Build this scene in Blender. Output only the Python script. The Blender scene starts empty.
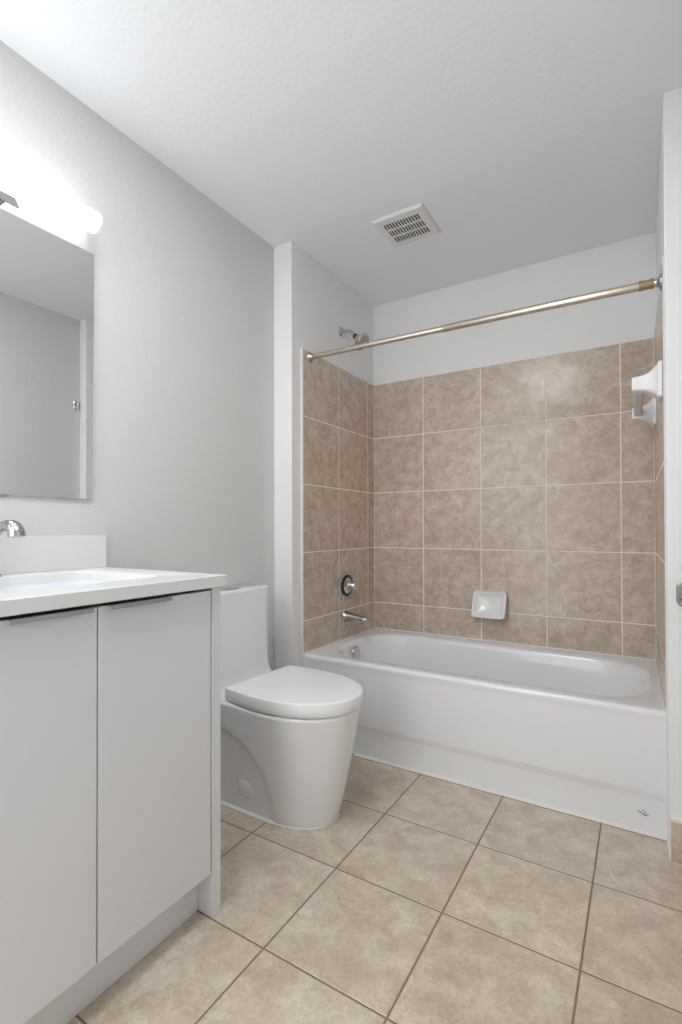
import bpy, bmesh, math, random
from mathutils import Vector, Matrix
random.seed(7)
scene = bpy.context.scene
COL = scene.collection
PI = math.pi

# ------------------------------------------------------------------ camera
W_PX, H_PX = 682, 1024
F, PX, PY = 495.64, 341.03, 524.08
yaw, pitch, roll = 0.5477, 0.0085, -0.0024
fw = Vector((-math.sin(yaw)*math.cos(pitch), math.cos(yaw)*math.cos(pitch), math.sin(pitch)))
rt = Vector((math.cos(yaw), math.sin(yaw), 0)); up = rt.cross(fw)
rt2 = math.cos(roll)*rt + math.sin(roll)*up; up2 = -math.sin(roll)*rt + math.cos(roll)*up
cd = bpy.data.cameras.new('camera'); cam = bpy.data.objects.new('camera', cd); COL.objects.link(cam)
cd.sensor_fit = 'HORIZONTAL'; cd.sensor_width = 36; cd.lens = F/W_PX*36
cd.shift_x = -(PX-W_PX/2)/W_PX; cd.shift_y = (PY-H_PX/2)/W_PX
cd.clip_start = 0.02
m = Matrix((rt2, up2, -fw)).transposed().to_4x4(); m.translation = Vector((1.4274, -2.7336, 1.0478))
cam.matrix_world = m
scene.camera = cam

# ------------------------------------------------------------------ world, exposure
w = bpy.data.worlds.new('world'); scene.world = w; w.use_nodes = True
bg = w.node_tree.nodes['Background']; bg.inputs['Color'].default_value = (0.95, 0.975, 1.0, 1); bg.inputs['Strength'].default_value = 3.2
TUBE_STRENGTH = 3.6
ld_ = bpy.data.lights.new('ceiling_fill', 'AREA'); ld_.shape = 'DISK'; ld_.size = .5; ld_.energy = 12; ld_.color = (.93, .965, 1)  # added fill light below the ceiling, lifts upward faces and the alcove
lo_ = bpy.data.objects.new('ceiling_fill', ld_); COL.objects.link(lo_); lo_.location = (.72, -2.12, 2.42)
vs = scene.view_settings
vs.view_transform = 'Standard'; vs.look = 'None'; vs.gamma = 1; vs.use_curve_mapping = False
vs.exposure = 0.0

# ------------------------------------------------------------------ materials
def s2l(c): return tuple((x/255/12.92 if x/255 <= .04045 else ((x/255+.055)/1.055)**2.4) for x in c)+(1,)
def mat(name, col, rough=.5, metal=0, bump=None, spec=None, coat=0):
    m = bpy.data.materials.new(name); m.use_nodes = True; nt = m.node_tree; b = nt.nodes['Principled BSDF']
    b.inputs['Base Color'].default_value = s2l(col); b.inputs['Roughness'].default_value = rough; b.inputs['Metallic'].default_value = metal
    if spec is not None: b.inputs['Specular IOR Level'].default_value = spec
    b.inputs['Coat Weight'].default_value = coat
    # faint tonal variation so no surface is dead flat
    tc = nt.nodes.new('ShaderNodeTexCoord')
    n = nt.nodes.new('ShaderNodeTexNoise'); n.inputs['Scale'].default_value = 5; n.inputs['Detail'].default_value = 4
    nt.links.new(tc.outputs['Object'], n.inputs['Vector'])
    r = nt.nodes.new('ShaderNodeMapRange'); r.inputs['To Min'].default_value = max(.02, rough*.9); r.inputs['To Max'].default_value = min(1, rough*1.12)
    nt.links.new(n.outputs['Fac'], r.inputs['Value']); nt.links.new(r.outputs['Result'], b.inputs['Roughness'])
    if bump:
        sc, st, dist = bump
        n2 = nt.nodes.new('ShaderNodeTexNoise'); n2.inputs['Scale'].default_value = sc; n2.inputs['Detail'].default_value = 3
        nt.links.new(tc.outputs['Object'], n2.inputs['Vector'])
        cr = nt.nodes.new('ShaderNodeMapRange'); cr.interpolation_type = 'SMOOTHSTEP'
        cr.inputs['From Min'].default_value = .38; cr.inputs['From Max'].default_value = .66
        nt.links.new(n2.outputs['Fac'], cr.inputs['Value'])
        bu = nt.nodes.new('ShaderNodeBump'); bu.inputs['Strength'].default_value = st; bu.inputs['Distance'].default_value = dist
        nt.links.new(cr.outputs['Result'], bu.inputs['Height']); nt.links.new(bu.outputs['Normal'], b.inputs['Normal'])
    return m
def tile_mat(name, dark, mid, light, rough, sc=7.0):
    m = bpy.data.materials.new(name); m.use_nodes = True; nt = m.node_tree; b = nt.nodes['Principled BSDF']; L = nt.links.new
    tc = nt.nodes.new('ShaderNodeTexCoord'); at = nt.nodes.new('ShaderNodeAttribute'); at.attribute_name = 'tile_tone'
    vm = nt.nodes.new('ShaderNodeVectorMath'); vm.operation = 'MULTIPLY_ADD'
    L(at.outputs['Color'], vm.inputs[0]); vm.inputs[1].default_value = (9, 9, 9); L(tc.outputs['Object'], vm.inputs[2])
    n = nt.nodes.new('ShaderNodeTexNoise'); n.inputs['Scale'].default_value = sc; n.inputs['Detail'].default_value = 9; n.inputs['Roughness'].default_value = .62; n.inputs['Distortion'].default_value = .6
    L(vm.outputs[0], n.inputs['Vector'])
    cr = nt.nodes.new('ShaderNodeValToRGB'); e = cr.color_ramp.elements
    e[0].position = .34; e[0].color = s2l(dark); e[1].position = .66; e[1].color = s2l(light)
    x = e.new(.5); x.color = s2l(mid)
    L(n.outputs['Fac'], cr.inputs['Fac'])
    n2 = nt.nodes.new('ShaderNodeTexNoise'); n2.inputs['Scale'].default_value = 55; n2.inputs['Detail'].default_value = 5; n2.inputs['Distortion'].default_value = 1.6
    L(vm.outputs[0], n2.inputs['Vector'])
    mr = nt.nodes.new('ShaderNodeMapRange'); mr.inputs['From Min'].default_value = .3; mr.inputs['From Max'].default_value = .7; mr.inputs['To Min'].default_value = .87; mr.inputs['To Max'].default_value = 1.12
    L(n2.outputs['Fac'], mr.inputs['Value'])
    # a slightly different overall tone for every tile
    sp = nt.nodes.new('ShaderNodeSeparateColor'); L(at.outputs['Color'], sp.inputs[0])
    m3 = nt.nodes.new('ShaderNodeMapRange'); m3.inputs['To Min'].default_value = .97; m3.inputs['To Max'].default_value = 1.03; L(sp.outputs[0], m3.inputs['Value'])
    mu = nt.nodes.new('ShaderNodeMath'); mu.operation = 'MULTIPLY'; L(mr.outputs['Result'], mu.inputs[0]); L(m3.outputs['Result'], mu.inputs[1])
    vs_ = nt.nodes.new('ShaderNodeVectorMath'); vs_.operation = 'SCALE'; L(cr.outputs['Color'], vs_.inputs[0]); L(mu.outputs[0], vs_.inputs['Scale'])
    L(vs_.outputs[0], b.inputs['Base Color'])
    b.inputs['Roughness'].default_value = rough
    bu = nt.nodes.new('ShaderNodeBump'); bu.inputs['Strength'].default_value = .06; bu.inputs['Distance'].default_value = .001
    L(n.outputs['Fac'], bu.inputs['Height']); L(bu.outputs['Normal'], b.inputs['Normal'])
    return m
M = {}
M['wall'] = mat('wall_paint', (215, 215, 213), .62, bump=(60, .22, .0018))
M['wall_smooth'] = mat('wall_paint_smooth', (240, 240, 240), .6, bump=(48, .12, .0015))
M['ceil'] = mat('ceiling_paint', (243, 245, 248), .7, bump=(60, .16, .0016))
M['grout_w'] = mat('wall_grout', (246, 236, 222), .8)
M['grout_f'] = mat('floor_grout', (138, 122, 105), .85)
M['wtile'] = tile_mat('beige_wall_tile', (190, 168, 151), (205, 186, 169), (218, 203, 189), .22, 17)
M['ftile'] = tile_mat('beige_floor_tile', (194, 176, 157), (209, 193, 174), (222, 208, 191), .40, 11)
M['caulk'] = mat('white_caulk', (236, 232, 226), .55)
M['tub'] = mat('tub_enamel', (243, 244, 246), .14, coat=.3)
M['porc'] = mat('white_porcelain', (240, 241, 243), .10, coat=.4)
M['seat'] = mat('seat_plastic', (250, 250, 251), .16)
M['ceramic'] = mat('white_ceramic', (240, 240, 240), .2, coat=.4)
M['cab'] = mat('white_laminate', (226, 227, 230), .38)
M['cab_in'] = mat('cabinet_carcass', (150, 150, 150), .6)
M['quartz'] = mat('white_quartz', (229, 229, 228), .22)
M['chrome'] = mat('chrome', (205, 205, 207), .08, 1)
M['nickel'] = mat('brushed_nickel', (188, 184, 178), .24, 1)
M['champ'] = mat('champagne_metal', (214, 203, 188), .3, 1)
M['gold'] = mat('aged_brass', (180, 164, 128), .3, 1)
M['black'] = mat('black_rubber', (28, 28, 30), .4)
M['dark'] = mat('dark_duct', (40, 40, 42), .8)
M['mirror'] = mat('mirror_silver', (232, 234, 233), .0, 1)
M['mirror'].node_tree.nodes['Principled BSDF'].inputs['Roughness'].default_value = 0
for l in list(M['mirror'].node_tree.links):
    if l.to_socket.name == 'Roughness': M['mirror'].node_tree.links.remove(l)
M['alu'] = mat('handle_aluminium', (176, 176, 178), .32, 1)
M['plastic'] = mat('white_plastic', (228, 228, 228), .4)
M['mark'] = mat('printed_grey', (120, 122, 126), .5)
em = bpy.data.materials.new('lit_tube_glass'); em.use_nodes = True
eb = em.node_tree.nodes['Principled BSDF']; eb.inputs['Base Color'].default_value = (1, 1, 1, 1)
eb.inputs['Emission Color'].default_value = (.97, .985, 1, 1); eb.inputs['Emission Strength'].default_value = TUBE_STRENGTH
M['tube'] = em

# ------------------------------------------------------------------ helpers
def link(name, bm, mats, parent=None, smooth=False, bevel=0, seg=2, sub=0, auto=None):
    bmesh.ops.recalc_face_normals(bm, faces=bm.faces)
    me = bpy.data.meshes.new(name); bm.to_mesh(me); bm.free()
    if not isinstance(mats, (list, tuple)): mats = [mats]
    for x in mats: me.materials.append(x)
    o = bpy.data.objects.new(name, me); COL.objects.link(o)
    if parent: o.parent = parent; o.matrix_parent_inverse = Matrix.Translation(-Vector(parent.location)) if parent.type == 'EMPTY' else Matrix()
    if smooth:
        for p in me.polygons: p.use_smooth = True
    if bevel:
        b = o.modifiers.new('bevel', 'BEVEL'); b.width = bevel; b.segments = seg; b.limit_method = 'ANGLE'; b.angle_limit = math.radians(40)
        b.harden_normals = False
        for p in me.polygons: p.use_smooth = True
    if sub:
        s = o.modifiers.new('subsurf', 'SUBSURF'); s.levels = sub; s.render_levels = sub
    if auto or bevel:
        me.set_sharp_from_angle(angle=math.radians(auto or 35))
    return o
def thing(name, label, cat, loc, group=None):
    o = bpy.data.objects.new(name, None); COL.objects.link(o); o.location = loc; o.empty_display_size = .05
    o['label'] = label; o['category'] = cat
    if group: o['group'] = group
    return o
def tag(o, label, cat, group=None):
    o['label'] = label; o['category'] = cat
    if group: o['group'] = group
    return o
def struct(o): o['kind'] = 'structure'; return o
def box(bm, x0, x1, y0, y1, z0, z1, mi=0):
    v = [bm.verts.new((x, y, z)) for z in (z0, z1) for y in (y0, y1) for x in (x0, x1)]
    fs = [(0, 1, 3, 2), (4, 6, 7, 5), (0, 4, 5, 1), (2, 3, 7, 6), (0, 2, 6, 4), (1, 5, 7, 3)]
    out = []
    for f in fs:
        k = bm.faces.new([v[i] for i in f]); k.material_index = mi; out.append(k)
    return out
def prism(bm, pts, z0, z1):
    a = [bm.verts.new((x, y, z0)) for x, y in pts]; b = [bm.verts.new((x, y, z1)) for x, y in pts]; n = len(pts)
    bm.faces.new(a); bm.faces.new(b)
    for i in range(n): bm.faces.new((a[i], a[(i+1) % n], b[(i+1) % n], b[i]))
def loft(bm, rings, cap0=True, cap1=True, mi=0):
    R = [[bm.verts.new(p) for p in r] for r in rings]
    n = len(R[0])
    for a, b in zip(R[:-1], R[1:]):
        for i in range(n):
            f = bm.faces.new((a[i], a[(i+1) % n], b[(i+1) % n], b[i])); f.material_index = mi
    if cap0: bm.faces.new(R[0]).material_index = mi
    if cap1: bm.faces.new(R[-1]).material_index = mi
    return R
def frame_of(d):
    d = Vector(d).normalized(); a = Vector((0, 0, 1)) if abs(d.z) < .9 else Vector((1, 0, 0))
    u = d.cross(a).normalized(); v = d.cross(u).normalized(); return d, u, v
def lathe(bm, base, axis, prof, n=40, cap0=True, cap1=True, mi=0):
    """prof: list of (distance along axis, radius)"""
    d, u, v = frame_of(axis); base = Vector(base)
    rings = [[base+d*t+(u*math.cos(2*PI*i/n)+v*math.sin(2*PI*i/n))*r for i in range(n)] for t, r in prof]
    loft(bm, rings, cap0, cap1, mi)
def sweep(bm, pts, radii, n=24, ref=(0, 1, 0), squash=None, cap=True):
    """tube through pts; radii per point, squash = (side factor, up factor) per point"""
    pts = [Vector(p) for p in pts]; rings = []
    ref = Vector(ref)
    for k, p in enumerate(pts):
        t = (pts[min(k+1, len(pts)-1)]-pts[max(k-1, 0)]).normalized()
        u = ref - t*ref.dot(t); u.normalize(); v = t.cross(u).normalized()
        a, b = (squash[k] if squash else (1, 1)); r = radii[k]
        rings.append([p+u*math.cos(2*PI*i/n)*r*a+v*math.sin(2*PI*i/n)*r*b for i in range(n)])
    loft(bm, rings, cap, cap)
def bez(p0, p1, p2, p3, n):
    p0, p1, p2, p3 = map(Vector, (p0, p1, p2, p3)); out = []
    for i in range(n+1):
        t = i/n; s = 1-t
        out.append(p0*s**3+p1*3*s*s*t+p2*3*s*t*t+p3*t**3)
    return out
def rrect(x0, x1, y0, y1, r, z, nc=8, ns=6):
    """rounded rectangle ring with a fixed vertex count; also usable with r ~ 0"""
    r = min(r, (x1-x0)/2-1e-4, (y1-y0)/2-1e-4); P = []
    cs = [(x1-r, y1-r, 0), (x0+r, y1-r, PI/2), (x0+r, y0+r, PI), (x1-r, y0+r, 3*PI/2)]
    for k, (cx, cy, a0) in enumerate(cs):
        for i in range(nc+1):
            a = a0+PI/2*i/nc; P.append(Vector((cx+r*math.cos(a), cy+r*math.sin(a), z)))
        nx, ny, na = cs[(k+1) % 4]; q = Vector((nx+r*math.cos(na), ny+r*math.sin(na), z)); p = P[-1].copy()
        for i in range(1, ns): P.append(p.lerp(q, i/ns))
    return P
def part(name, bm, mats, parent, **k): return link(name, bm, mats, parent, **k)

# ------------------------------------------------------------------ tile builder
def tiles(bm, U, V, place, t=.008, gap=.0048, grout_d=.0009, jitter=0.0):
    """U,V sorted grout positions; place(u,v,d)->xyz; tile boxes (material 0) standing on a grout sheet (material 1)"""
    lay = bm.loops.layers.color.new('tile_tone') if 'tile_tone' not in bm.loops.layers.color else bm.loops.layers.color['tile_tone']
    b = .0012
    for i in range(len(U)-1):
        for j in range(len(V)-1):
            u0, u1, v0, v1 = U[i]+gap/2, U[i+1]-gap/2, V[j]+gap/2, V[j+1]-gap/2
            if u1-u0 < .004 or v1-v0 < .004: continue
            tone = (random.random(), random.random(), random.random(), 1)
            lo = [bm.verts.new(place(u, v, 0)) for u, v in ((u0, v0), (u1, v0), (u1, v1), (u0, v1))]
            mi_ = [bm.verts.new(place(u, v, t-b)) for u, v in ((u0, v0), (u1, v0), (u1, v1), (u0, v1))]
            hi = [bm.verts.new(place(u, v, t)) for u, v in ((u0+b, v0+b), (u1-b, v0+b), (u1-b, v1-b), (u0+b, v1-b))]
            fs = [bm.faces.new(hi)]
            for k in range(4):
                fs.append(bm.faces.new((lo[k], lo[(k+1) % 4], mi_[(k+1) % 4], mi_[k])))
                fs.append(bm.faces.new((mi_[k], mi_[(k+1) % 4], hi[(k+1) % 4], hi[k])))
            for f in fs:
                f.material_index = 0
                for l in f.loops: l[lay] = tone
    a = [bm.verts.new(place(u, v, 0)) for u, v in ((U[0], V[0]), (U[-1], V[0]), (U[-1], V[-1]), (U[0], V[-1]))]
    c = [bm.verts.new(place(u, v, t-grout_d)) for u, v in ((U[0], V[0]), (U[-1], V[0]), (U[-1], V[-1]), (U[0], V[-1]))]
    for f in ([bm.faces.new(a), bm.faces.new(c)]+[bm.faces.new((a[k], a[(k+1) % 4], c[(k+1) % 4], c[k])) for k in range(4)]):
        f.material_index = 1

# ------------------------------------------------------------------ the shell
H = 2.434
XL = -.12; XR = 1.56; YF = -3.05; YJL = -.8297; YJR = -.858
def RX(y): return 1.476+(-y)*.0142          # tile face of the slightly out-of-square right alcove wall
# floor
s = .3411; gx, gy = .6108, -1.0891
U = [XL-.02]+[gx+k*s for k in range(-2, 3)]+[XR+.02]
U = sorted(u for u in U if XL-.03 <= u <= XR+.03)
V = [YF]+sorted(gy+k*s for k in range(-7, 4) if YF < gy+k*s < 0)+[0.0]
bm = bmesh.new(); tiles(bm, U, V, lambda u, v, d: (u, v, d-.008), gap=.0050, grout_d=.0012)
box(bm, XL-.1, XR+.1, YF, .11, -.06, -.0085, 1)
struct(link('floor', bm, [M['ftile'], M['grout_f']]))
# ceiling, with the vent opening cut out
VX0, VX1, VY0, VY1 = .418, .603, -.732, -.552
bm = bmesh.new()
xs = [XL-.1, VX0, VX1, XR+.1]; ys = [YF, VY0, VY1, .11]
for i in range(3):
    for j in range(3):
        if i == 1 and j == 1: continue
        box(bm, xs[i], xs[i+1], ys[j], ys[j+1], H, H+.08)
bmesh.ops.remove_doubles(bm, verts=bm.verts, dist=1e-5)
inner = [f for f in bm.faces if len([1 for g in bm.faces if g is not f and (g.calc_center_median()-f.calc_center_median()).length < 1e-6])]
bmesh.ops.delete(bm, geom=inner, context='FACES')
struct(link('ceiling', bm, M['ceil']))
# walls
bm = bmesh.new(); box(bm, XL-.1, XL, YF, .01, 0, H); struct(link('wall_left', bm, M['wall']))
bm = bmesh.new(); box(bm, XL, -.01, YJL, .01, 0, H); struct(link('wall_alcove_left', bm, M['wall_smooth'], bevel=.004))
bm = bmesh.new(); box(bm, XL-.1, XR+.1, .01, .11, 0, H); struct(link('wall_back', bm, M['wall_smooth']))
bm = bmesh.new(); prism(bm, [(RX(.01)+.01, .01), (RX(YJR)+.0015, YJR), (XR, YJR), (XR, .01)], 0, H); struct(link('wall_alcove_right', bm, M['wall_smooth'], bevel=.006, seg=3))
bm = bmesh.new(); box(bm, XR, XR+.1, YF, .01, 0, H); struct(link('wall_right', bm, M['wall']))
# unseen wall added behind the camera to shape the world light; left part open
DX = .75
bm = bmesh.new(); box(bm, DX, XR+.1, YF-.1, YF, 0, H); struct(link('wall_light_block', bm, M['wall']))
# tiled surround of the tub
h2, ws, ZT = .5918, .337, 1.9373
Vz = [.4312, h2, h2+ws, h2+2*ws, h2+3*ws, ZT]
bm = bmesh.new(); tiles(bm, [0]+[.3262+k*ws for k in range(4)]+[1.4755], Vz, lambda u, v, d: (u, .008-d, v))
tb = link('wall_back_tile', bm, [M['wtile'], M['grout_w']]); struct(tb)
bm = bmesh.new(); tiles(bm, [-.7496, -.4124, -.0800, 0], Vz, lambda u, v, d: (-.008+d, u, v))
tl = link('wall_left_tile', bm, [M['wtile'], M['grout_w']]); struct(tl)
bm = bmesh.new(); tiles(bm, [-.7915, -.4545, -.1175, 0], Vz, lambda u, v, d: (RX(u)+.003+(.005*(1+u/.8))-d*(.4+.6*(1+u/.8)), u, v))
tr = link('wall_right_tile', bm, [M['wtile'], M['grout_w']]); struct(tr)
# painted / caulked edge of the tile fields
bm = bmesh.new(); box(bm, -.0100, .0004, -.7575, -.7495, .42, ZT+.001)
struct(link('trim_1', bm, M['caulk'], bevel=.002))
bm = bmesh.new(); prism(bm, [(RX(-.79)+.0045, -.7915), (RX(-.79)-.0006, -.7915), (RX(-.80)-.0004, -.8000), (RX(-.80)+.0045, -.8000)], .0, ZT+.001)
struct(link('trim_2', bm, M['caulk'], bevel=.002))
bm = bmesh.new()   # white caulk where tub meets tile
box(bm, .0, 1.476, -.005, .0005, .424, .4355)
box(bm, -.0005, .005, -.752, -.0, .424, .4355)
prism(bm, [(RX(0), 0), (RX(0)-.005, 0), (RX(-.79)-.005, -.74), (RX(-.79), -.74)], .424, .4355)
box(bm, -.0005, .0040, -.0040, .0005, .43, .50); prism(bm, [(1.4762, .0), (1.4722, .0), (1.4725, -.004), (1.4765, -.004)], .43, .515)
struct(link('trim_3', bm, M['caulk'], bevel=.0015))
# tiled skirting on the right jamb and right wall
bm = bmesh.new(); tiles(bm, [RX(YJR)+.004, XR], [0.0, .132], lambda u, v, d: (u, YJR-d, v), t=.009)
box(bm, RX(YJR)+.004, XR, YJR-.0085, YJR, .132, .1375, 1)
struct(link('baseboard_alcove', bm, [M['wtile'], M['grout_w']]))
bm = bmesh.new(); tiles(bm, [YF]+[YJR-k*.337 for k in range(6, 0, -1)]+[YJR-.01], [0.0, .132], lambda u, v, d: (XR-d, u, v), t=.009)
box(bm, XR-.0085, XR, YF, YJR-.0, .132, .1375, 1)
struct(link('baseboard_right', bm, [M['wtile'], M['grout_w']]))

# ------------------------------------------------------------------ bathtub
T = thing('bathtub', 'white enamelled alcove bathtub with a plain apron between the tiled walls', 'bathtub', (.74, -.37, 0))
ZR = .430
def skew(r): return [Vector((p.x*(1+(-p.y)*.0096), p.y, p.z)) for p in r]
bm = bmesh.new()
rings = [rrect(-.0095, 1.4845, -.728, .0095, .004, .002), rrect(-.0095, 1.4845, -.728, .0095, .004, .112),
         rrect(-.0097, 1.4855, -.730, .0095, .004, .120), rrect(-.0097, 1.4855, -.7385, .0095, .004, .142), rrect(-.0097, 1.4855, -.7400, .0095, .004, .150),
         rrect(-.0097, 1.4855, -.741, .0095, .004, .380), rrect(-.0097, 1.4855, -.744, .0095, .004, .402),
         rrect(-.0097, 1.4855, -.7470, .0095, .004, .412), rrect(-.0097, 1.4855, -.7470, .0095, .004, .420),
         rrect(-.0095, 1.4850, -.744, .0092, .004, .4265), rrect(-.009, 1.4845, -.738, .009, .005, .4295),
         rrect(.002, 1.474, -.728, -.004, .012, ZR),
         rrect(.050, 1.447, -.686, -.082, .20, ZR+.0005),
         rrect(.059, 1.440, -.678, -.088, .205, ZR-.002), rrect(.068, 1.432, -.669, -.094, .21, ZR-.009), rrect(.075, 1.422, -.662, -.099, .212, ZR-.022),
         rrect(.089, 1.398, -.652, -.106, .21, ZR-.07), rrect(.115, 1.345, -.630, -.116, .20, ZR-.15), rrect(.135, 1.285, -.615, -.130, .18, ZR-.25),
         rrect(.155, 1.235, -.595, -.148, .16, ZR-.305), rrect(.185, 1.195, -.565, -.175, .14, ZR-.328), rrect(.25, 1.12, -.50, -.24, .11, ZR-.335)]
loft(bm, [skew(r) for r in rings], True, True)
part('tub_body', bm, M['tub'], T, smooth=True, auto=50)
bm = bmesh.new()
loft(bm, [[(.28, -.742, 0), (.28, -.727, 0), (.28, -.727, .004), (.28, -.731, .007)], [(1.494, -.742, 0), (1.494, -.727, 0), (1.494, -.727, .004), (1.494, -.731, .007)]])
k = part('caulk_bead', bm, M['caulk'], T)
bm = bmesh.new()
lathe(bm, (.094, -.40, .375), (1, 0, .16), [(0, .036), (.006, .036), (.010, .033), (.012, .026), (.012, .012), (.014, .010)], 36)
k = part('overflow_plate', bm, M['chrome'], T, smooth=True, auto=40); k['label'] = 'round chrome overflow plate'
bm = bmesh.new(); lathe(bm, (.30, -.37, .094), (0, 0, 1), [(0, .03), (.004, .03), (.006, .026), (.003, .02), (.003, .004)], 32)
part('drain', bm, M['chrome'], T, smooth=True, auto=40)
# small printed mark low on the apron's right end
bm = bmesh.new()
def stroke(pts, wd):
    for a, b in zip(pts[:-1], pts[1:]):
        ax, az = a; bx, bz = b; L = math.hypot(bx-ax, bz-az); nx, nz = -(bz-az)/L*wd/2, (bx-ax)/L*wd/2
        v = [bm.verts.new((x, y, z)) for y in (-.7285, -.7278) for x, z in ((ax+nx, az+nz), (bx+nx, bz+nz), (bx-nx, bz-nz), (ax-nx, az-nz))]
        for f in ((0, 1, 2, 3), (4, 5, 6, 7), (0, 1, 5, 4), (1, 2, 6, 5), (2, 3, 7, 6), (3, 0, 4, 7)): bm.faces.new([v[i] for i in f])
cx, cz = 1.421, .066
stroke([(cx-.017, cz+.003), (cx-.006, cz-.001), (cx+.004, cz-.009)], .0035)
stroke([(cx-.003, cz+.007), (cx+.003, cz+.008), (cx+.006, cz+.001), (cx+.002, cz-.004)], .0025)
stroke([(cx+.003, cz-.009), (cx+.010, cz-.008), (cx+.008, cz-.003)], .003)
stroke([(cx+.012, cz-.003), (cx+.017, cz-.002)], .003)
k = part('maker_mark', bm, M['mark'], T); k['label'] = 'small grey printed mark'

# ------------------------------------------------------------------ toilet (its axis turned very slightly)
TY = -1.225
T = thing('toilet', 'white one-piece skirted toilet with closed lid between vanity and bathtub', 'toilet', (.2, TY, 0))
def trot(p, a=-.055, x0=.10):
    x, y, z = p; a *= min(1, max(0, z)/.42); c, s_ = math.cos(a), math.sin(a); dx = x-x0
    return Vector((x0+dx*c-y*s_, TY+dx*s_+y*c, z)) if dx > 0 else Vector((x, TY+y, z))
def dring(xb, xf, wb, w, xs, z, p=2.15, ns=18, nn=26, nb=9, rb=.0, rot=True):
    """D outline: back edge at xb, sides bulging to half width w at xs, elliptical nose ending at xf"""
    half = []
    for i in range(ns): t = i/ns; half.append((xb+t*(xs-xb), wb+(w-wb)*math.sin(t*PI/2)))
    for i in range(nn+1):
        t = PI/2*i/nn; half.append((xs+(xf-xs)*math.sin(t)**(2/p), w*max(math.cos(t), 0)**(2/p)))
    near = [(x, -y) for x, y in half]; far = [(x, y) for x, y in half[:-1]][::-1]
    back = [(xb, wb-2*wb*i/nb) for i in range(1, nb)]
    P = near+far+back
    return [trot((x, y, z)) if rot else Vector((x, TY+y, z)) for x, y in P]
# bowl and skirt
def lerp(a, b, t): return a+(b-a)*t
bm = bmesh.new(); rings = []
ZB = .432
prof = [(0.000, -.002), (.004, 0), (.012, .001)]+[(z, None) for z in [.012+(.398-.012)*i/44 for i in range(1, 45)]]
for z, _ in prof:
    t = z/.398; e = t**1.15
    xf = lerp(.476, .570, t**.80); w_ = lerp(.129, .192, t**.95); wb = lerp(.127, .174, t**.95)
    if z < .008: w_ -= .002; wb -= .002; xf -= .002
    rings.append((dring(-.112, xf, wb, w_, lerp(.25, .30, t), z, p=lerp(2.15, 2.15, t), ns=44), z))
R2 = []
for r, z in rings:   # recess of the trapway panel on both sides
    q = []
    for p in r:
        d = (max(0, p.x+.03)/.342)**3.0+((z+.02)/.345)**3.0
        k = max(0, min(1, (1.0-d)/.20)); k = k*k*(3-2*k)
        side = min(1, abs(p.y-TY)/.09)
        q.append(Vector((p.x, p.y-math.copysign(.011*k*side, p.y-TY), p.z)))
    R2.append(q)
# rounded rim
R2.append(dring(-.112, .5715, .175, .193, .30, .404, ns=44)); R2.append(dring(-.112, .5715, .175, .193, .30, .410, ns=44))
R2.append(dring(-.110, .5690, .173, .190, .30, .4150, ns=44)); R2.append(dring(-.105, .560, .168, .182, .30, .4165, ns=44))
loft(bm, R2)
part('bowl', bm, M['porc'], T, smooth=True, auto=50)
bm = bmesh.new()
loft(bm, [dring(-.113, .4805, .1310, .1330, .25, z, p=2.15) for z in (.0, .002)]+[dring(-.113, .477, .128, .130, .25, .005, p=2.15)])
part('caulk_bead', bm, M['caulk'], T, smooth=True)
# tank
bm = bmesh.new()
def tring(x1, hw, z, r=.035, c=TY+.012): return rrect(-.116, x1, c-hw, c+hw, r, z)
loft(bm, [tring(.075, .186, .4165), tring(.052, .188, .422), tring(.038, .189, .434), tring(.028, .190, .455), tring(.022, .190, .49), tring(.020, .190, .56), tring(.020, .191, .70), tring(.020, .191, .7790)])
part('tank', bm, M['porc'], T, smooth=True, auto=50)
bm = bmesh.new()
loft(bm, [tring(.0201, .1911, .7791), tring(.0201, .1911, .793), tring(.018, .189, .7960), tring(.014, .185, .7970)])
part('tank_lid', bm, M['porc'], T, smooth=True, auto=50)
bm = bmesh.new()
loft(bm, [rrect(-.058, -.012, TY-.050, TY+.050, .022, z) for z in (.7965, .8005)]+[rrect(-.055, -.015, TY-.047, TY+.047, .019, .8025)])
k = part('flush_button', bm, M['chrome'], T, smooth=True, auto=35); k['label'] = 'chrome flush button'
# seat ring and lid
bm = bmesh.new()
loft(bm, [dring(.142, .560, .162, .180, .30, .4167), dring(.142, .560, .162, .180, .30, .4205)])
part('seat', bm, M['seat'], T, smooth=True, auto=40)
bm = bmesh.new()
ld = lambda g, z: dring(.128+g, .5815-g, .1790-g, .1975-g, .2921, z, p=2.14)
loft(bm, [ld(.010, .4205), ld(.005, .4207), ld(.003, .4225), ld(.0012, .440), ld(0, .464), ld(.0010, .4672), ld(.0030, .4685), ld(.012, .4690), ld(.10, .4694)])
part('lid', bm, M['seat'], T, smooth=True, auto=50)
for sy in (-1, 1):
    bm = bmesh.new(); c = trot((.178, 0, 0))
    lathe(bm, (c.x, TY+sy*.124, .096), (0, sy, -.14), [(0, .038), (.008, .038), (.0115, .036), (.0135, .028), (.0145, .004)], 32)
    part('bolt_cap', bm, M['porc'], T, smooth=True, auto=50)

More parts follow.
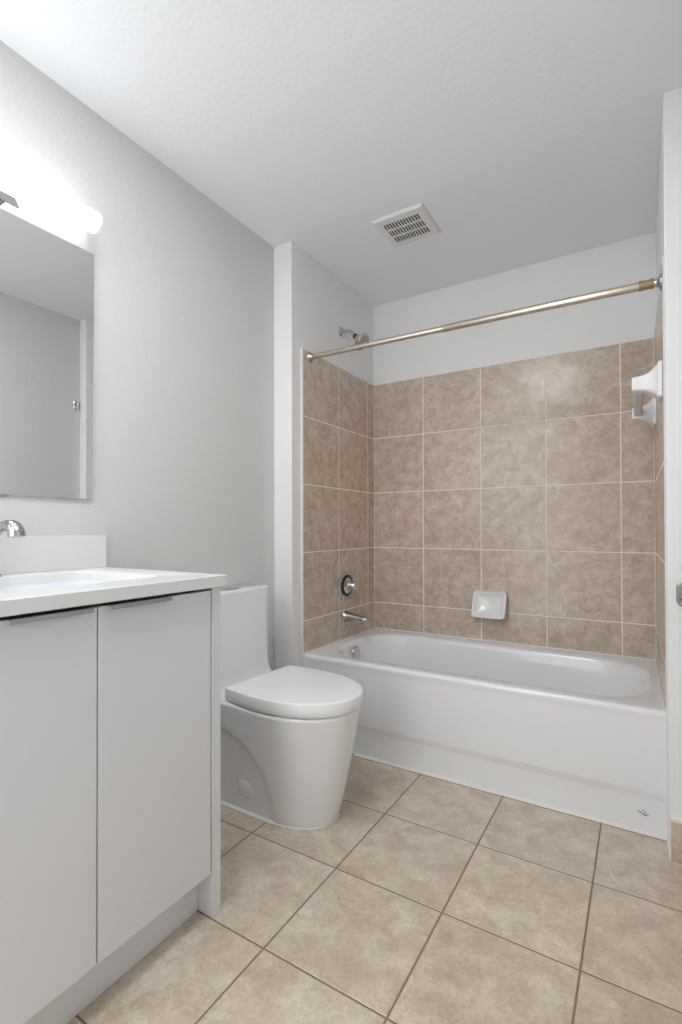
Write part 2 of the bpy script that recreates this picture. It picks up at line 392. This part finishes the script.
# ------------------------------------------------------------------ vanity
VN, VF = -2.428, -1.739   # near and far ends
T = thing('vanity_cabinet', 'white slab-door bathroom vanity cabinet under the quartz countertop', 'cabinet', (.16, -2.09, 0))
bm = bmesh.new(); box(bm, -.118, .408, VN+.019, -1.771, .118, .134); box(bm, -.118, -.106, VN+.019, -1.771, .135, .876)
for y0, y1 in ((VN+.019, VN+.035), (-1.787, -1.771)): box(bm, -.105, .408, y0, y1, .135, .876)
box(bm, .390, .408, VN+.036, -1.788, .800, .876); box(bm, .390, .408, -2.106, -2.090, .135, .799)
part('carcass', bm, M['cab_in'], T)
bm = bmesh.new(); box(bm, .362, .378, VN+.018, -1.7705, .0, .117); part('toe_kick', bm, M['cab'], T, bevel=.001)
for y0, y1 in ((-1.7695, VF), (VN-.002, VN+.0165)):
    bm = bmesh.new(); box(bm, -.1185, .4315, y0, y1, 0, .8895); part('end_panel', bm, M['cab'], T, bevel=.001)
for y0, y1, h0, h1 in ((-2.0965, -1.7735, -2.078, -1.918), (VN+.0185, -2.0995, -2.278, -2.118)):
    bm = bmesh.new(); box(bm, .4105, .4295, y0, y1, .120, .8805)
    d = part('door', bm, M['cab'], T, bevel=.0012)
    bm = bmesh.new()   # edge-pull: a thin plate over the door top with a lip in front
    P = [(.412, .8812), (.4495, .8812), (.4495, .8735), (.4478, .8735), (.4478, .8830), (.412, .8830)]
    a = [bm.verts.new((x, h0, z)) for x, z in P]; b = [bm.verts.new((x, h1, z)) for x, z in P]
    bm.faces.new(a); bm.faces.new(b)
    for i in range(6): bm.faces.new((a[i], a[(i+1) % 6], b[(i+1) % 6], b[i]))
    hnd = link('handle', bm, M['alu'], None); hnd.parent = d; hnd['label'] = 'thin aluminium edge pull'
# countertop with a rectangular basin
CY0, CY1, CX1, CZ0, CZ1 = -2.436, -1.7285, .4475, .8900, .9205
bm = bmesh.new()
SX0, SX1, SY0, SY1 = -.035, .330, -2.355, -1.835
def crect(g, z, r=.002): return rrect(-.1195+g*.3, CX1-g, CY0+g, CY1-g, r, z, 10, 8)
def srect(g, z, r=.05): return rrect(SX0+g, SX1-g, SY0+g, SY1-g, r, z, 10, 8)
loft(bm, [srect(-.002, CZ0), crect(.002, CZ0), crect(0, CZ0+.0015), crect(0, CZ1-.0015), crect(.0015, CZ1), srect(0, CZ1), srect(.003, CZ1-.0012), srect(.005, CZ1-.005), srect(.005, CZ0-.0)], False, False)
ct = tag(link('countertop', bm, M['quartz'], None, smooth=True, auto=30), 'white quartz countertop with undermount basin on the vanity cabinet', 'countertop')
bm = bmesh.new()
def sk(g, z, r): return srect(g, z, r)
loft(bm, [sk(.0052, CZ0+.002, .05), sk(.0056, CZ0-.006, .05), sk(.006, CZ0-.03, .05), sk(.010, CZ0-.08, .055), sk(.022, CZ0-.108, .06), sk(.045, CZ0-.122, .06), sk(.12, CZ0-.128, .05)], False, True)
loft(bm, [sk(-.010, CZ0-.0005, .05), sk(-.010, CZ0-.07, .05), sk(.0, CZ0-.118, .06), sk(.04, CZ0-.136, .06)], False, True)
b_ = link('basin', bm, M['porc'], ct, smooth=True, auto=50)
bm = bmesh.new(); lathe(bm, (.147, -2.095, .7630), (0, 0, 1), [(0, .024), (.004, .024), (.005, .018), (.002, .014), (.002, .003)], 28); link('drain', bm, M['chrome'], ct, smooth=True, auto=40)
bm = bmesh.new(); box(bm, -.1195, -.1000, CY0, CY1-.001, CZ1+.0003, 1.0285)
tag(link('backsplash', bm, M['quartz'], None, bevel=.001), 'low white quartz backsplash strip against the wall behind the basin', 'backsplash')
# faucet
FX, FY, FZ = -.062, -2.092, CZ1
T = thing('faucet', 'brushed nickel single-lever basin faucet on the vanity countertop', 'faucet', (FX, FY, FZ))
bm = bmesh.new(); lathe(bm, (FX, FY, FZ), (0, 0, 1), [(0, .027), (.004, .027), (.009, .022), (.020, .018), (.06, .0165), (.105, .0175), (.125, .020), (.142, .021), (.150, .018), (.155, .013)], 36)
part('body', bm, M['nickel'], T, smooth=True, auto=60)
bm = bmesh.new()
c = bez((FX+.008, FY, FZ+.105), (FX+.06, FY, FZ+.145), (FX+.140, FY, FZ+.148), (FX+.140, FY, FZ+.108), 14)
sweep(bm, c, [.016, .015, .0145, .014, .014, .0145, .015, .016, .017, .018, .0185, .019, .0195, .020, .0203], 28, squash=[(1.0, .9)]*15)
part('spout', bm, M['nickel'], T, smooth=True, auto=60)
bm = bmesh.new(); lathe(bm, (FX, FY, FZ+.155), (0, 0, 1), [(0, .0125), (.014, .0115), (.015, .0105)], 28)
k = part('collar', bm, M['black'], T, smooth=True, auto=40)
bm = bmesh.new(); c = bez((FX-.012, FY, FZ+.178), (FX+.01, FY, FZ+.178), (FX+.006, FY, FZ+.218), (FX+.078, FY, FZ+.214), 12)
sweep(bm, c, [.013, .014, .0125, .011, .010, .0095, .009, .009, .0095, .010, .011, .0115, .010], 24, squash=[(1, 1)]*3+[(1.05, .8), (1.1, .65), (1.15, .5)]+[(1.25, .42)]*7)
lathe(bm, (FX, FY, FZ+.169), (0, 0, 1), [(0, .0125), (.006, .015), (.013, .0135), (.018, .008), (.019, .001)], 28)
part('lever', bm, M['nickel'], T, smooth=True, auto=60)
# mirror
bm = bmesh.new()
v = [(-.1195, -2.425, 1.145), (-.1145, -1.7770, 1.145), (-.1145, -1.7690, 1.9505), (-.1195, -2.425, 1.9505)]
a = [bm.verts.new(p) for p in v]; b = [bm.verts.new((p[0]+.0055, p[1], p[2])) for p in v]
bm.faces.new(a); f = bm.faces.new(b)
for i in range(4): bm.faces.new((a[i], a[(i+1) % 4], b[(i+1) % 4], b[i])).material_index = 1
tag(link('wall_mirror', bm, [M['mirror'], M['cab']], None), 'large frameless rectangular mirror on the left wall above the vanity', 'mirror')
# vanity light
T = thing('vanity_light', 'lit white tube vanity light with chrome centre bracket above the mirror', 'wall light', (-.12, -2.10, 2.03))
TX, TZ, TR = -.055, 2.021, .0315
bm = bmesh.new(); box(bm, -.1195, -.100, -2.155, -2.062, 1.950, 2.080); part('backplate', bm, M['chrome'], T, bevel=.003)
bm = bmesh.new(); n = 14; y0, y1 = -2.150, -2.040
outer = [(TX+(TR+.008)*math.cos(t), TZ+(TR+.008)*math.sin(t)) for t in [math.radians(-205+i*(185)/n) for i in range(n+1)]]
P = [(-.101, 1.954), (-.101, 1.949), (-.030, 1.949), (-.025, 1.944), (-.024, 1.923), (-.020, 1.923), (-.020, 1.945), (-.026, 1.954)]
a = [bm.verts.new((x, y0, z)) for x, z in P]; b = [bm.verts.new((x, y1-(z-1.920)*.5, z)) for x, z in P]
bm.faces.new(a); bm.faces.new(b)
for i in range(len(P)): bm.faces.new((a[i], a[(i+1) % len(P)], b[(i+1) % len(P)], b[i]))
part('bracket', bm, M['chrome'], T, auto=30, smooth=True)
bm = bmesh.new(); lathe(bm, (TX, -2.405, TZ), (0, 1, 0), [(0, TR-.004), (.001, TR-.001), (.003, TR), (.602, TR), (.605, TR-.001), (.606, TR-.004)], 48)
part('glass_tube', bm, M['tube'], T, smooth=True, auto=50)
for y, d in ((-1.799, 1), (-2.405, -1)):
    bm = bmesh.new(); lathe(bm, (TX, y, TZ), (0, d, 0), [(0, TR+.0008), (.004, TR+.0008), (.006, TR-.002), (.006, .004)], 48)
    part('end_cap', bm, M['plastic'], T, smooth=True, auto=40)
bm = bmesh.new(); lathe(bm, (-.100, -2.098, 2.066), (1, 0, .15), [(0, .006), (.026, .006), (.028, .010), (.034, .011), (.040, .008), (.042, .002)], 24)
part('finial', bm, M['chrome'], T, smooth=True, auto=50)

# ------------------------------------------------------------------ exhaust vent in the ceiling
T = thing('exhaust_vent', 'white square slotted exhaust vent cover in the ceiling above the bathtub front', 'vent', (.511, -.648, H))
bm = bmesh.new()
NX, NYr = 13, 3
gx0, gx1, gy0, gy1 = .424, .597, -.724, -.560
pw = (gx1-gx0)/NX; sw = pw*.60; ph = (gy1-gy0)/NYr; sh = ph*.84
xs = [.398]+sum([[gx0+i*pw+(pw-sw)/2, gx0+i*pw+(pw+sw)/2] for i in range(NX)], [])+[.625]
ys = [-.757]+sum([[gy0+j*ph+(ph-sh)/2, gy0+j*ph+(ph+sh)/2] for j in range(NYr)], [])+[-.533]
zb, zt = H-.0135, H-.0095
G = {}
def gv(i, j, z):
    k = (i, j, z)
    if k not in G: G[k] = bm.verts.new((xs[i], ys[j], z))
    return G[k]
solid = lambda i, j: 0 <= i < len(xs)-1 and 0 <= j < len(ys)-1 and not (i % 2 == 1 and j % 2 == 1)
for i in range(len(xs)-1):
    for j in range(len(ys)-1):
        if not solid(i, j): continue
        for z in (zb, zt): bm.faces.new([gv(i, j, z), gv(i+1, j, z), gv(i+1, j+1, z), gv(i, j+1, z)])
        for (di, dj, A, B) in ((-1, 0, (i, j), (i, j+1)), (1, 0, (i+1, j), (i+1, j+1)), (0, -1, (i, j), (i+1, j)), (0, 1, (i, j+1), (i+1, j+1))):
            if not solid(i+di, j+dj): bm.faces.new([gv(*A, zb), gv(*B, zb), gv(*B, zt), gv(*A, zt)])
part('grille', bm, M['plastic'], T)
bm = bmesh.new()   # sloping rim that stands off the ceiling
O = [(.392, -.764), (.631, -.764), (.631, -.527), (.392, -.527)]; I = [(.398, -.757), (.625, -.757), (.625, -.533), (.398, -.533)]
ro = [bm.verts.new((x, y, H-.001)) for x, y in O]; rm = [bm.verts.new((x, y, H-.006)) for x, y in O]; ri = [bm.verts.new((x, y, zb-.0005)) for x, y in I]; rj = [bm.verts.new((x, y, H-.001)) for x, y in I]
for A, B in ((ro, rm), (rm, ri), (ri, rj), (rj, ro)):
    for i in range(4): bm.faces.new((A[i], A[(i+1) % 4], B[(i+1) % 4], B[i]))
part('rim', bm, M['plastic'], T)
bm = bmesh.new(); x0, x1, y0, y1 = VX0+.001, VX1-.001, VY0+.001, VY1-.001
for f in box(bm, x0, x1, y0, y1, H-.004, H+.075): pass
bm.faces.ensure_lookup_table(); bmesh.ops.delete(bm, geom=[bm.faces[0]], context='FACES')
part('duct_box', bm, M['dark'], T)

# ------------------------------------------------------------------ shower fittings
T = thing('overhead_shower', 'chrome shower head on a bent arm on the painted left alcove wall', 'shower head', (-.01, -.367, 2.146))
bm = bmesh.new(); lathe(bm, (-.0098, -.367, 2.146), (1, 0, 0), [(0, .030), (.003, .030), (.009, .022), (.012, .013)], 32)
part('flange', bm, M['chrome'], T, smooth=True, auto=50)
bm = bmesh.new(); c = bez((-.005, -.367, 2.146), (.045, -.367, 2.150), (.055, -.367, 2.135), (.078, -.367, 2.106), 12)
sweep(bm, c, [.0095]*13, 20); part('arm', bm, M['chrome'], T, smooth=True, auto=60)
ax = Vector((.74, 0, -.67)).normalized(); p0 = Vector((.074, -.367, 2.111))
bm = bmesh.new(); lathe(bm, p0, ax, [(0, .0125), (.003, .0145), (.014, .0145), (.017, .0125)], 28); part('joint', bm, M['black'], T, smooth=True, auto=40)
bm = bmesh.new(); lathe(bm, p0+ax*.016, ax, [(0, .012), (.006, .017), (.014, .018), (.020, .016), (.026, .022), (.036, .043), (.042, .050), (.052, .052), (.056, .049), (.057, .044)], 44, cap1=True)
part('head', bm, M['chrome'], T, smooth=True, auto=35)
bm = bmesh.new(); fc = p0+ax*.0732; d, u, v_ = frame_of(ax)
lathe(bm, fc, ax, [(0, .042), (.002, .041), (.0025, .002)], 40)
for rr, nn in ((.012, 6), (.023, 12), (.034, 18)):
    for i in range(nn):
        a = 2*PI*i/nn; lathe(bm, fc+ax*.002+(u*math.cos(a)+v_*math.sin(a))*rr, ax, [(0, .0022), (.0025, .0014)], 8)
part('spray_face', bm, M['nickel'], T, smooth=True, auto=40)

T = thing('shower_valve', 'round chrome shower valve with lever on the tiled left wall', 'faucet handle', (0, -.345, .728))
VC = Vector((.0004, -.348, .728))
bm = bmesh.new(); lathe(bm, VC, (1, 0, 0), [(0, .084), (.003, .084), (.008, .079), (.010, .066), (.010, .056)], 56); part('escutcheon', bm, M['chrome'], T, smooth=True, auto=40)
bm = bmesh.new(); lathe(bm, VC+Vector((.0102, 0, 0)), (1, 0, 0), [(0, .060), (.003, .060), (.005, .056), (.005, .040)], 48); k = part('dial_ring', bm, M['black'], T, smooth=True, auto=40); k['label'] = 'black dial ring'
bm = bmesh.new(); lathe(bm, VC+Vector((.0105, 0, 0)), (1, 0, 0), [(0, .044), (.006, .044), (.012, .036), (.016, .026), (.040, .022), (.054, .020), (.060, .014), (.062, .004)], 40); part('hub', bm, M['chrome'], T, smooth=True, auto=50)
bm = bmesh.new(); c = bez(VC+Vector((.052, 0, 0)), VC+Vector((.078, .006, -.004)), VC+Vector((.076, .018, -.045)), VC+Vector((.086, .026, -.092)), 12)
sweep(bm, c, [.015, .014, .0125, .011, .010, .009, .0085, .008, .008, .008, .008, .0075, .006], 20, squash=[(1, 1)]*4+[(1.1, .8)]*9)
part('lever', bm, M['chrome'], T, smooth=True, auto=60)

bm = bmesh.new()
SC = Vector((.0004, -.352, .556))
pts = [SC+Vector((x, 0, z)) for x, z in ((0, 0), (.003, 0), (.010, 0), (.030, -.001), (.060, -.003), (.090, -.006), (.115, -.010), (.132, -.013), (.141, -.015), (.144, -.016))]
sweep(bm, pts, [.031, .033, .029, .027, .0255, .0245, .0245, .0245, .022, .014], 36, squash=[(1, 1), (1, 1), (1, 1), (.98, .95), (.96, .9), (.94, .88), (.95, .92), (.95, .95), (.95, .95), (.95, .95)])
sp = tag(link('tub_spout', bm, M['nickel'], None, smooth=True, auto=60), 'metal tub spout on the tiled wall below the valve', 'tub spout')
bm = bmesh.new(); lathe(bm, SC+Vector((.122, 0, -.024)), (0, 0, -1), [(0, .021), (.008, .021), (.012, .018), (.012, .013), (.006, .012)], 28); link('outlet', bm, M['nickel'], sp, smooth=True, auto=40)

# curtain rod
A = Vector((.0004, -.690, 1.909)); B = Vector((RX(-.725)-.0004, -.722, 1.888))
T = thing('shower_curtain_rod', 'straight champagne metal shower curtain rod spanning above the bathtub', 'curtain rod', (A+B)/2)
ax = (B-A).normalized(); Lr = (B-A).length
bm = bmesh.new(); lathe(bm, A+ax*.010, ax, [(0, .0128), (Lr*.48, .0128)], 28); part('rod', bm, M['champ'], T, smooth=True, auto=50)
bm = bmesh.new(); lathe(bm, A+ax*Lr*.47, ax, [(0, .0142), (.012, .0142), (.013, .0148), (Lr*.53-.060, .0148)], 28); part('outer_rod', bm, M['champ'], T, smooth=True, auto=50)
bm = bmesh.new(); lathe(bm, B-ax*.066, ax, [(0, .0175), (.010, .0175), (.011, .0158), (.034, .0158), (.035, .0172), (.044, .0172), (.045, .011), (.056, .011)], 28); k = part('collar', bm, M['gold'], T, smooth=True, auto=40); k['label'] = 'brass coloured collar'
bm = bmesh.new(); lathe(bm, B-ax*.020, ax, [(0, .012), (.006, .013), (.011, .018), (.016, .027), (.020, .028)], 36); part('end_flange', bm, M['chrome'], T, smooth=True, auto=50)
bm = bmesh.new(); lathe(bm, A+ax*.030, -ax, [(0, .0140), (.012, .0150), (.020, .019), (.026, .025), (.030, .026)], 36); part('end_flange', bm, M['nickel'], T, smooth=True, auto=50)

# ------------------------------------------------------------------ ceramic soap dish on the back wall
bm = bmesh.new(); c = (.716, .648)
def sd(gx_, z0, z1, y0, y1, r):
    """ring between z0 and z1 whose depth runs from y0 (bottom) to y1 (top)"""
    P = rrect(c[0]-gx_, c[0]+gx_, z0, z1, r, 0, 8, 5)
    def yy(z):
        t = (z-z0)/(z1-z0); t = t*t*(3-2*t); return y0+(y1-y0)*t
    return [Vector((p.x, yy(p.y), p.y)) for p in P]
loft(bm, [sd(.084, .588, .706, .0, .0, .010), sd(.084, .588, .706, -.010, -.008, .010), sd(.088, .572, .704, -.040, -.014, .014), sd(.090, .566, .702, -.066, -.022, .018),
          sd(.089, .566, .700, -.074, -.028, .018), sd(.085, .570, .696, -.078, -.031, .016), sd(.078, .577, .689, -.075, -.028, .014), sd(.070, .586, .681, -.060, -.022, .014), sd(.058, .598, .672, -.048, -.018, .014)])
tag(link('soap_dish', bm, M['ceramic'], None, smooth=True, auto=60), 'white ceramic soap dish fixed to the tiled back wall above the tub', 'soap dish')

# ceramic towel bar on the right alcove wall
T = thing('towel_bar', 'white ceramic towel bar on the tiled right wall below the curtain rod', 'towel bar', (RX(-.45), -.45, 1.55))
def post(y, z):
    bm = bmesh.new(); x0 = RX(y)-.0004
    def pr(x, hy, hz, r, dz=0): return [Vector((x0-x, y+p.x, z+p.y+dz)) for p in rrect(-hy, hy, -hz, hz, r, 0, 6, 3)]
    loft(bm, [pr(0, .052, .062, .008), pr(.010, .052, .062, .008), pr(.014, .049, .058, .008), pr(.015, .045, .054, .010), pr(.026, .039, .044, .012), pr(.040, .032, .033, .012), pr(.055, .027, .028, .010), pr(.075, .026, .025, .009), pr(.086, .026, .025, .009), pr(.090, .023, .022, .008)])
    part('post', bm, M['ceramic'], T, smooth=True, auto=50)
Y1, Y2, ZP = -.690, -.170, 1.553
post(Y1, ZP); post(Y2, ZP)
bm = bmesh.new(); loft(bm, [[Vector((RX(y)-.068+p.x, y, ZP+p.y)) for p in rrect(-.016, .016, -.015, .015, .006, 0, 4, 2)] for y in (Y1+.02, Y2-.02)])
part('bar', bm, M['plastic'], T, smooth=True, auto=40)

# robe hook high on the right wall (seen in the mirror) and paper holder
T = thing('robe_hook', 'small chrome hook high on the right wall, seen in the mirror', 'hook', (XR, -.885, 1.85))
bm = bmesh.new(); loft(bm, [[Vector((XR-x, p.x-.882, p.y+1.86)) for p in rrect(-.018+g, .018-g, -.030+g, .030-g, .006, 0, 5, 2)] for x, g in ((.0004, 0), (.006, 0), (.008, .002))])
part('plate', bm, M['chrome'], T, smooth=True, auto=40)
bm = bmesh.new(); c = bez((XR-.006, -.882, 1.852), (XR-.014, -.882, 1.842), (XR-.020, -.882, 1.838), (XR-.019, -.882, 1.866), 10)
sweep(bm, c, [.0055]*9+[.0065, .0055], 16); part('peg', bm, M['chrome'], T, smooth=True, auto=60)

T = thing('paper_holder', 'brushed metal toilet paper holder at the right edge beside the tub jamb', 'toilet paper holder', (XR, -.95, .86))
def plate_x(xa, xb_, y, z, hy, hz, r):
    bm = bmesh.new(); loft(bm, [[Vector((x, y+p.x, z+p.y)) for p in rrect(-hy+g, hy-g, -hz+g, hz-g, r, 0, 6, 2)] for x, g in ((xa, .0), (xb_-.003*(1 if xb_ > xa else -1), 0), (xb_, .002))]); return bm
part('wall_plate', plate_x(XR-.0004, XR-.008, -.945, .848, .022, .036, .010), M['nickel'], T, smooth=True, auto=40)
bm = bmesh.new(); loft(bm, [[Vector((p.x, y, p.y)) for p in rrect(XR-.050, XR-.0082, .812, .884, .016, 0, 6, 2)] for y in (-.953, -.937)])
part('arm', bm, M['nickel'], T, smooth=True, auto=40, bevel=.002)
bm = bmesh.new(); lathe(bm, (XR-.034, -.954, .831), (0, -1, 0), [(0, .009), (.12, .009), (.122, .007)], 24)
part('roller', bm, M['nickel'], T, smooth=True, auto=40)
